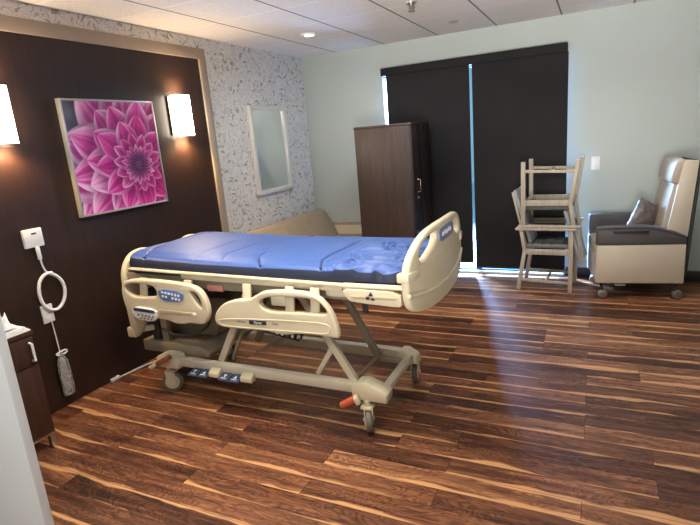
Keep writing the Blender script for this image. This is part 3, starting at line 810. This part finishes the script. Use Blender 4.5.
for _ in range(2):
    es = [e for e in bm.edges if e.calc_length() > .06]
    bmesh.ops.subdivide_edges(bm, edges=es, cuts=1, use_grid_fill=True)
    bmesh.ops.triangulate(bm, faces=[f for f in bm.faces if len(f.verts) > 4])
def bow(y): return .055*(1-min(1, ((y-yc)/.56)**2))
for v in bm.verts: v.co.z += bow(v.co.x)
bm.to_mesh(me); bm.free()
FX = 2.425
fb = part(MB().mesh(me, YZat(FX)), 'footboard', M['cream'], ang=50)
# slate label between the hand holes
labm = bmesh.new(); L = [(2.632, 1.112), (2.78, 1.118), (2.928, 1.112), (2.928, 1.042), (2.78, 1.036), (2.632, 1.042)]
me = plate_mesh(chaikin(L, 1), [], .006, .001)
lm = part(MB().mesh(me, YZat(FX+.022+.0535)), 'footboard_label', M['slate'], fb)
m = MB()
for i, y in enumerate((2.70, 2.74, 2.78, 2.82, 2.86)):
    m.box((FX+.0775, y-.013, 1.066+.004*(i % 2)), (FX+.0802, y+.013, 1.088+.004*(i % 2)), 0)
part(m, 'label_symbol', M['white'], fb)
pts = [(FX+.022+bow(y), y, z) for y, z in ((2.24, .86), (2.34, .838), (2.5, .815), (2.76, .803), (3.02, .815), (3.18, .838), (3.28, .86))]
part(MB().tube(pts, .011, 8, smooth=2), 'bumper_ridge', M['cream'], fb)
for sgn in (-1, 1):
    ya, yb = yc+sgn*.556, yc+sgn*.44
    poly = [(FX-.032, ya), (FX+.030+bow(ya), ya), (FX+.030+bow((ya+yb)/2), (ya+yb)/2), (FX+.030+bow(yb), yb), (FX-.032+bow(yb), yb)]
    m = MB().prism(poly, .925, .972, 'xy', .008); part(m, 'corner_collar', M['cream'], fb)

# --- headboard: moulded rail with two raised hand grips
hb = [(2.335, .42), (2.325, .60), (2.325, .80), (2.335, .88), (2.375, .95), (2.44, .995), (2.54, 1.005), (2.62, .975), (2.68, .95), (2.84, .95), (2.90, .972), (2.98, 1.002), (3.08, .99), (3.16, .95), (3.215, .88), (3.225, .80), (3.225, .60), (3.215, .42), (3.15, .415), (3.10, .50), (2.46, .50), (2.41, .415)]
hm = plate_mesh(chaikin(hb, 2), [chaikin([(2.40, .60), (2.40, .80), (2.44, .87), (2.60, .90), (2.96, .90), (3.10, .87), (3.15, .80), (3.15, .60)], 2)], .055, .02)
hbd = part(MB().mesh(hm, YZat(.395)), 'headboard', M['cream'])
part(MB().box((.385, 2.385, .55), (.407, 3.165, .89), .004), 'headboard_panel', M['frame'], hbd)

# --- mattress (separate thing lying on the deck)
mt_loc = (1.33, 2.76, .882)
mt = thing('mattress', 'blue vinyl covered mattress lying on the hospital bed', 'mattress', mt_loc)
MX = root_inv(mt_loc)
x0, x1, y0, y1 = .435, 2.385, 2.335, 3.185
creases = [([(.62, 2.33), (.50, 2.55), (.47, 2.75), (.52, 3.19)], .010), ([(1.53, 2.33), (1.40, 2.50), (1.37, 2.62), (1.42, 3.19)], .014), ([(1.92, 2.33), (1.855, 2.48), (1.845, 2.62), (1.86, 2.95)], .012), ([(1.02, 2.33), (.96, 2.52), (.97, 2.8)], .003), ([(1.24, 2.33), (1.16, 2.52), (1.17, 2.8)], .003)]
def crease_x(P, y):
    if y > P[-1][1]+.05: return None
    for (xa, ya), (xb, yb) in zip(P, P[1:]):
        if y <= yb: 
            k = (y-ya)/(yb-ya); return xa+(xb-xa)*max(0, k)
    return P[-1][0]
def top_z(x, y):
    u = (x-x0)/(x1-x0)
    z = .962+.030*max(0, 1-u*2.2)**1.5 - .016*max(0, (u-.3))
    ed = min(y-y0, y1-y); z += .016*min(1, max(0, ed)/.12)
    for P, d in creases:
        cx = crease_x(P, y)
        if cx is not None: d *= .35+.65*min(1, max(0, ed)/.12)
        if cx is not None: z -= d*math.exp(-((x-cx)/.008)**2) + d*.4*math.exp(-((x-cx)/.03)**2)
    wr = max(0, min(1, (x-1.90)/.15))*max(0, min(1, (3.1-y)/.3))
    if wr > 0:
        q = Vector((x*7+2.2*noise.noise((x*4, y*4, 1)), y*9, 0))
        z += wr*(.022*noise.noise((q.x*1.1, q.y*.8, 4))+.030*(abs(noise.noise((q.x*1.6+q.y*.7, q.y*1.2-q.x*.5, 7)))-.2)+.016*abs(noise.noise((q.x*3.6, q.y*3.0, 2))))
    z += .003*noise.noise((x*6, y*6, 2))
    return z
b = bmesh.new(); nx, ny = 330, 130; g = []
rc = .085
for i in range(nx+1):
    row = []
    for j in range(ny+1):
        u, v = i/nx, j/ny
        x, y = x0+(x1-x0)*u, y0+(y1-y0)*v
        # round plan corners
        cxx = min(max(x, x0+rc), x1-rc); cyy = min(max(y, y0+rc), y1-rc)
        dx, dy = x-cxx, y-cyy; l = math.hypot(dx, dy); mxx = max(abs(dx), abs(dy))
        if l > 1e-6 and abs(dx) > 1e-9 and abs(dy) > 1e-9:
            k = mxx/l; x, y = cxx+dx*k, cyy+dy*k; l = mxx
        ed = rc-l if l > 0 else rc
        z = top_z(x, y)
        if ed < .04: z -= .034*(1-math.sqrt(max(0, 1-(1-ed/.04)**2)))
        row.append(b.verts.new((x, y, z)))
    g.append(row)
for i in range(nx):
    for j in range(ny): b.faces.new((g[i][j], g[i+1][j], g[i+1][j+1], g[i][j+1]))
border = [g[i][0] for i in range(nx+1)]+[g[nx][j] for j in range(1, ny+1)]+[g[i][ny] for i in range(nx-1, -1, -1)]+[g[0][j] for j in range(ny-1, 0, -1)]
mb = MB(); mb.mats = [M['mat_top'], M['mat_side_shade']]
prev = border; side = []
nb = len(border)
cz = Vector((0, 0, 0))
for lev, (drop, outw) in enumerate(((.25, .006), (.6, .008), (.9, .004), (1.0, -.01))):
    ring = []
    for k, v in enumerate(border):
        zt = v.co.z; zb = .884-.012*max(0, min(1, (v.co.x-1.0)/1.3)); c = Vector((min(max(v.co.x, x0+rc), x1-rc), min(max(v.co.y, y0+rc), y1-rc)))
        o2 = Vector((v.co.x, v.co.y))-c
        if o2.length > 1e-6: o2.normalize()
        wv = .004*noise.noise((v.co.x*9, v.co.y*9, lev*2.0))
        ring.append(b.verts.new((v.co.x+o2.x*(outw+wv), v.co.y+o2.y*(outw+wv), zt+(zb-zt)*drop)))
    for k in range(nb):
        f = b.faces.new((prev[k], prev[(k+1) % nb], ring[(k+1) % nb], ring[k])); side.append(f)
    prev = ring
bot = b.faces.new(prev[::-1])
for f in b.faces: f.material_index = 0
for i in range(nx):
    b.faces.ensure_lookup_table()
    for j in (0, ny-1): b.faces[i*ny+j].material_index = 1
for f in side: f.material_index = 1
bmesh.ops.recalc_face_normals(b, faces=b.faces[:])
bmesh.ops.transform(b, matrix=MX, verts=b.verts)
me = bpy.data.meshes.new('cover'); b.to_mesh(me); b.free(); mark_smooth(me, 60)
me.materials.append(M['mat_top']); me.materials.append(M['mat_side_shade'])
o = bpy.data.objects.new('cover', me); C.objects.link(o); o.parent = mt
for P, d in creases[:3]:
    pts = []
    y = y0+.01
    while y < P[-1][1]-.01:
        cx = crease_x(P, y); pts.append((cx, y, top_z(cx, y)+.003)); y += .02
    for q in range(2):
        pts = [pts[0]]+[tuple((a+2*bq+c)/4 for a, bq, c in zip(pts[i-1], pts[i], pts[i+1])) for i in range(1, len(pts)-1)]+[pts[-1]]
    MB().tube(pts, .0065, 6).build('seam', M['mat_seam'], mt, xf=MX)
# strap poking up at the foot end
MB().box((2.30, 2.50, .955), (2.375, 2.60, .972), .004, rot=(0, -.25, .2)).build('corner_strap', M['dark'], mt, xf=MX)

# ------------------------------------------------------------------ sofa along the left wall
t = thing('sofa', 'tan vinyl sofa against the wallpaper wall behind the bed', 'sofa', (.45, 4.9, 0))
X = root_inv(t.location)
m = MB().prism([(.06, .40), (.06, .76), (.09, .790), (.165, .790), (.20, .765), (.40, .40)], 4.16, 5.63, 'xz', .018); m.build('backrest', M['sofa'], t, xf=X)
for yy in (4.65, 5.14): MB().tube([(.212, yy, .742), (.30, yy, .585), (.385, yy, .43)], .006, 6).build('back_seam', M['sofa'], t, xf=X)
MB().box((.06, 4.16, .10), (.82, 5.63, .40), .015).build('base', M['sofa'], t, xf=X)
for a, c in ((4.17, 4.65), (4.66, 5.13), (5.14, 5.62)): MB().box((.36, a, .395), (.84, c, .475), .025).build('seat_cushion', M['sofa'], t, xf=X)
ar = MB().box((.22, 5.635, .10), (.86, 5.725, .585), .006).build('armrest', M['sofa_l'], t, xf=X)
MB().box((.20, 5.63, .585), (.88, 5.73, .603), .004).build('arm_cap', M['sofa'], t, xf=X)
for x in (.12, .78):
    for y in (4.22, 5.56): MB().cyl((x, y, 0), (x, y, .105), .02, .026, 14).build('leg', M['dark'], t, xf=X)

# ------------------------------------------------------------------ wardrobe
wx0, wx1, wy0, wy1, wz = .985, 1.600, 4.95, 5.555, 1.725
t = thing('wardrobe', 'tall dark wood wardrobe in front of the left window blind', 'wardrobe', (1.29, 5.25, 0))
X = root_inv(t.location)
MB().box((wx0, wy0, .06), (wx1-.02, wy1, wz-.022), .002).build('carcass', M['ward_side'], t, xf=X)
MB().box((wx0-.004, wy0-.006, wz-.022), (wx1+.004, wy1+.004, wz), .003).build('top_panel', M['ward_side'], t, xf=X)
MB().box((wx0+.03, wy0+.03, 0), (wx1-.05, wy1-.03, .06), .002).build('plinth', M['dark'], t, xf=X)
for a, c, hy in ((wy0+.002, (wy0+wy1)/2-.0015, wy0+.13), ((wy0+wy1)/2+.0015, wy1-.002, wy1-.05)):
    d = MB().box((wx1-.02, a, .065), (wx1, c, wz-.026), .002).build('door', M['ward_front'], t, xf=X)
    if hy < 5.2:
        MB().tube([(wx1, hy, 1.03), (wx1+.030, hy, 1.035), (wx1+.030, hy, 1.155), (wx1, hy, 1.16)], .006, 8).build('handle', M['brass'], d, xf=X)
        MB().cyl((wx1, hy, .97), (wx1+.012, hy, .97), .013, n=16).build('lock', M['silver'], d, xf=X)

# ------------------------------------------------------------------ stacked armchairs
def make_chair(label):
    """local: +x = facing direction, y depth (0 near .. .5 far), origin at the rear near foot"""
    t = thing('armchair', label, 'chair', (0, 0, 0), 0, 'wooden armchairs stacked arm to arm')
    W = .44; s = .034
    for y in (s/2, W-s/2):
        MB().beam((-.01, y, 0), (.055, y, .41), s, .038, .004, up=(1, 0, 0)).build('leg', M['chair'], t)
        MB().beam((.053, y, .40), (.02, y, .612), s, .034, .004, up=(1, 0, 0)).build('arm_post', M['chair'], t)
        MB().beam((.475, y, 0), (.475, y, .612), s, .040, .004, up=(1, 0, 0)).build('leg', M['chair'], t)
        a = MB().box((-.035, y-.028, .608), (.525, y+.028, .634), .008); a.build('arm', M['chair'], t)
        MB().beam((.035, y, .395), (.46, y, .395), s*.7, .055, .003).build('seat_apron', M['chair'], t)
        MB().beam((.012, y, .105), (.47, y, .090), s*.6, .028, .003).build('stretcher', M['chair'], t)
    MB().beam((.455, 0.02, .395), (.455, W-.02, .395), .03, .05, .003).build('front_rail', M['chair'], t)
    MB().beam((.055, 0.02, .395), (.055, W-.02, .395), .03, .05, .003).build('back_rail', M['chair'], t)
    MB().beam((.25, 0.02, .100), (.25, W-.02, .100), .02, .022, .003).build('cross_stretcher', M['chair'], t)
    sp = MB().box((.05, .038, .425), (.47, W-.038, .468), .015).build('seat', M['chair_pad'], t)
    for k in range(4):
        x = .12+.09*k
        MB().tube([(x, .040, .437), (x, .042, .469), (x, W-.042, .469), (x, W-.040, .437)], .004, 6).build('seat_welt', M['dark'], sp)
    b = MB().prism([(.085, .47), (-.066, .985), (-.050, 1.002), (-.032, .995), (.118, .48)], .05, W-.05, 'xz', .008).build('backrest', M['chair_back'], t)
    for y in (.065, W-.065):
        MB().beam((.068, y, .40), (-.069, y, .975), .030, .022, .004, up=(1, 0, 0)).build('back_post', M['chair'], t)
    return t
c1 = make_chair('lower wooden armchair of the stack, standing upright facing right')
rz = math.radians(-4)
c1.location = (2.580, 5.175, 0); c1.rotation_euler = (0, 0, rz)
c2 = c1.copy(); C.objects.link(c2)
for ch in list(c1.children):
    d = ch.copy(); C.objects.link(d); d.parent = c2
    for gch in ch.children:
        e = gch.copy(); C.objects.link(e); e.parent = d
c2['label'] = 'upper wooden armchair turned upside down on the arms of the lower one'
Mx = Matrix.Translation((2.580, 5.175, 0)) @ Matrix.Rotation(rz, 4, 'Z') @ Matrix.Translation((.515, 0, 1.269)) @ Matrix.Rotation(PI, 4, 'Y')
c2.location = Mx.translation; c2.rotation_euler = Mx.to_euler()

# ------------------------------------------------------------------ recliner
rl = (3.275, 5.0, 0); rr = math.radians(8)
t = thing('recliner', 'beige and charcoal vinyl recliner on casters by the back wall', 'recliner', rl, rr)
W = .585
MB().box((.0, .0, .150), (.705, .075, .505), .010).build('side_panel', M['rec'], t)
MB().box((.0, W-.075, .150), (.705, W, .505), .010).build('side_panel', M['rec'], t)
MB().box((-.004, .078, .165), (.06, W-.078, .44), .018).build('front_panel', M['rec'], t)
MB().box((.05, .078, .16), (.66, W-.078, .30), .01).build('base', M['dark'], t)
MB().box((-.01, .08, .40), (.50, W-.08, .525), .035).build('seat_cushion', M['rec_dk'], t)
arm_prof = [(.0, .507), (.0, .655), (.02, .668), (.10, .672), (.36, .674), (.48, .660), (.61, .622), (.705, .575), (.705, .507)]
MB().prism(arm_prof, -.004, .088, 'xz', .010).build('armrest', M['rec_char'], t)
MB().prism([(.0, .507), (.0, .70), (.02, .708), (.40, .708), (.52, .69), (.705, .59), (.705, .507)], W-.088, W+.004, 'xz', .010).build('armrest', M['rec_char'], t)
MB().tube([(.0, -.006, .655), (.10, -.006, .664), (.36, -.006, .666), (.48, -.006, .651), (.60, -.006, .613), (.702, -.006, .567)], .008, 8, smooth=2).build('arm_piping', M['rec_char'], t)
lv = MB().box((.13, -.018, .612), (.41, -.002, .644), .006).build('side_tray_slot', M['dark'], t)
MB().box((.13, -.024, .634), (.41, -.004, .646), .004).build('slot_trim', M['rec_char'], lv)
# back: side wings, front face, rear shell, head cushion
bk = [(.50, .52), (.625, 1.19), (.66, 1.225), (.765, 1.215), (.77, 1.19), (.73, .56), (.66, .50)]
MB().prism([(.535, .50), (.645, 1.205), (.665, 1.222), (.76, 1.212), (.715, .56), (.68, .50)], .02, .055, 'xz', .008).build('back_wing', M['rec'], t)
MB().prism([(.535, .50), (.645, 1.205), (.665, 1.222), (.76, 1.212), (.715, .56), (.68, .50)], W-.10, W-.065, 'xz', .008).build('back_wing', M['rec'], t)
MB().prism([(.495, .50), (.615, 1.17), (.645, 1.20), (.71, 1.20), (.665, .50)], .058, W-.10, 'xz', .016).build('backrest', M['rec_dk'], t)
MB().prism([(.70, .22), (.72, .56), (.765, 1.212), (.785, 1.205), (.745, .55), (.73, .22)], .02, W-.02, 'xz', .005).build('back_shell', M['rec_back_shade'], t)  # black shell: the shadow strip beside the recliner put into its colour
hc = MB().prism([(.560, 1.035), (.588, 1.18), (.615, 1.222), (.665, 1.236), (.675, 1.20), (.64, 1.03), (.61, 1.015)], .04, W-.10, 'xz', .022, ); hc.build('head_cushion', M['rec_dk'], t, ang=50)
for x in (.055, .66):
    for y in (.04, W-.04):
        k = MB().cyl((x, y, .10), (x, y, .158), .014, n=14).box((x-.022, y-.02, .065), (x+.022, y+.02, .108), .010); kk = k.build('caster', M['dark'], t)
        for dy in (-.017, .017):
            MB().cyl((x+.010, y+dy-.010, .042), (x+.010, y+dy+.010, .042), .042, n=24, bev=.005).build('wheel', M['steel'], kk)
MB().box((.18, .10, .10), (.27, .16, .118), .006, rot=(.2, 0, 0)).beam((.225, .14, .115), (.225, .2, .165), .02, .02, .003).build('brake_pedal', M['white'], t)

# throw pillow
b = bmesh.new(); n = 28; top = []; botv = []
Wp, Hp = .33, .32
def pil(u, v):
    a = max(0, (1-abs(u)**2.4))*max(0, (1-abs(v)**2.4)); return .065*a**.5
def pxy(u, v):
    k = 1-.10*(1-abs(u*v))*max(abs(u), abs(v))**2
    return u*Wp/2*k, v*Hp/2*k
for sgn in (1, -1):
    gg = []
    for i in range(n+1):
        r_ = []
        for j in range(n+1):
            u, v = -1+2*i/n, -1+2*j/n
            x, y = pxy(u, v)
            z = sgn*(pil(u, v)+(.010*noise.noise((u*2.2, v*2.2, 3))+.006*noise.noise((u*5+v*3, v*5, 6)))*(1 if abs(u) < 1 and abs(v) < 1 else 0))
            r_.append(b.verts.new((x, z, y)))
        gg.append(r_)
    for i in range(n):
        for j in range(n): b.faces.new((gg[i][j], gg[i+1][j], gg[i+1][j+1], gg[i][j+1]))
bmesh.ops.remove_doubles(b, verts=b.verts[:], dist=.0006)
m = MB(); m._merge(b, None, 0)
o = m.build('throw_pillow', M['pillow'], None, ang=70)
RM = Matrix.Translation(rl) @ Matrix.Rotation(rr, 4, 'Z')
o.matrix_world = RM @ Matrix.Translation((.445, .32, .69)) @ Matrix.Rotation(math.radians(38), 4, 'Z') @ Matrix.Rotation(math.radians(20), 4, 'Y') @ Matrix.Rotation(math.radians(12), 4, 'X')
tag(o, 'shiny bronze grey throw pillow propped on the recliner seat', 'pillow')

# ------------------------------------------------------------------ lights
def area(name, loc, target, size, energy, col, size_y=None, spread=180):
    L = bpy.data.lights.new(name, 'AREA'); L.energy = energy; L.color = col; L.size = size
    if size_y: L.shape = 'RECTANGLE'; L.size_y = size_y
    L.spread = math.radians(spread)
    o = bpy.data.objects.new(name, L); C.objects.link(o); o.location = loc
    o.rotation_euler = (Vector(target)-Vector(loc)).to_track_quat('-Z', 'Y').to_euler(); return o
def spot(name, loc, target, energy, col, ang, blend=.5, soft=.08):
    L = bpy.data.lights.new(name, 'SPOT'); L.energy = energy; L.color = col; L.spot_size = math.radians(ang); L.spot_blend = blend; L.shadow_soft_size = soft
    o = bpy.data.objects.new(name, L); C.objects.link(o); o.location = loc
    o.rotation_euler = (Vector(target)-Vector(loc)).to_track_quat('-Z', 'Y').to_euler(); return o
WARM = (1, .90, .76)
area('overhead_fill', (1.75, 2.05, H-.02), (1.75, 2.05, 0), 1.2, 32, (1, .95, .88), .6, 120)  # unseen overhead fill above the near edge of the bed
area('overhead_fill', (3.5, 4.2, H-.02), (3.6, 5.0, 0), 1.0, 14, (1, .98, .95), .6, 112)  # unseen fill, added to brighten the wall behind the recliner
area('overhead_fill', (1.5, 4.2, H-.02), (1.1, 4.5, 0), .6, 26, (.94, .98, 1), .6, 150)  # fill added for the far left corner wall, without a fixture
area('overhead_fill', (2.0, -.4, H-.02), (2.0, -.4, 0), 1.2, 54, (1, .98, .95), .6, 140)  # added fill behind the camera for the entry wall and near floor
area('fill_uplight', (3.3, -1.0, .8), (3.0, 3.0, 2.8), 1.2, 52, (1, .99, .97), 1.2, 66)  # unseen upward fill, added to brighten the ceiling
area('daylight_left', (1.12, D+1.4, 1.95), (2.04, D, .6), .86, 3800, (.30, .52, 1), 1.0)
wd = bpy.data.worlds.new('World'); bpy.context.scene.world = wd; wd.use_nodes = True
bg = wd.node_tree.nodes['Background']
sky = wd.node_tree.nodes.new('ShaderNodeTexSky'); sky.sky_type = 'HOSEK_WILKIE' if hasattr(sky, 'turbidity') else sky.sky_type
sky.sun_direction = (-.3, -.8, .5)
mxn = wd.node_tree.nodes.new('ShaderNodeMix'); mxn.data_type = 'RGBA'; mxn.inputs[0].default_value = .35
mxn.inputs[6].default_value = (.26, .60, .74, 1); wd.node_tree.links.new(sky.outputs[0], mxn.inputs[7])
wd.node_tree.links.new(mxn.outputs[2], bg.inputs[0]); bg.inputs[1].default_value = .9

# ------------------------------------------------------------------ camera
cam = bpy.data.cameras.new('camera'); cam.sensor_width = 36; cam.lens = 511.583/700*36; cam.clip_start = .02
co = bpy.data.objects.new('camera', cam); C.objects.link(co)
r_, u_, f_ = Vector((.902796, .422368, -.081023)), Vector((-.029164, .248085, .968299)), Vector((-.429079, .871814, -.236288))
mw = Matrix((r_, u_, -f_)).transposed().to_4x4(); mw.translation = (3.2505, 0, 1.6275)
co.matrix_world = mw
bpy.context.scene.camera = co
sc = bpy.context.scene
sc.view_settings.view_transform = 'Standard'; sc.view_settings.look = 'None'; sc.view_settings.exposure = 0
sc.cycles.use_denoising = True
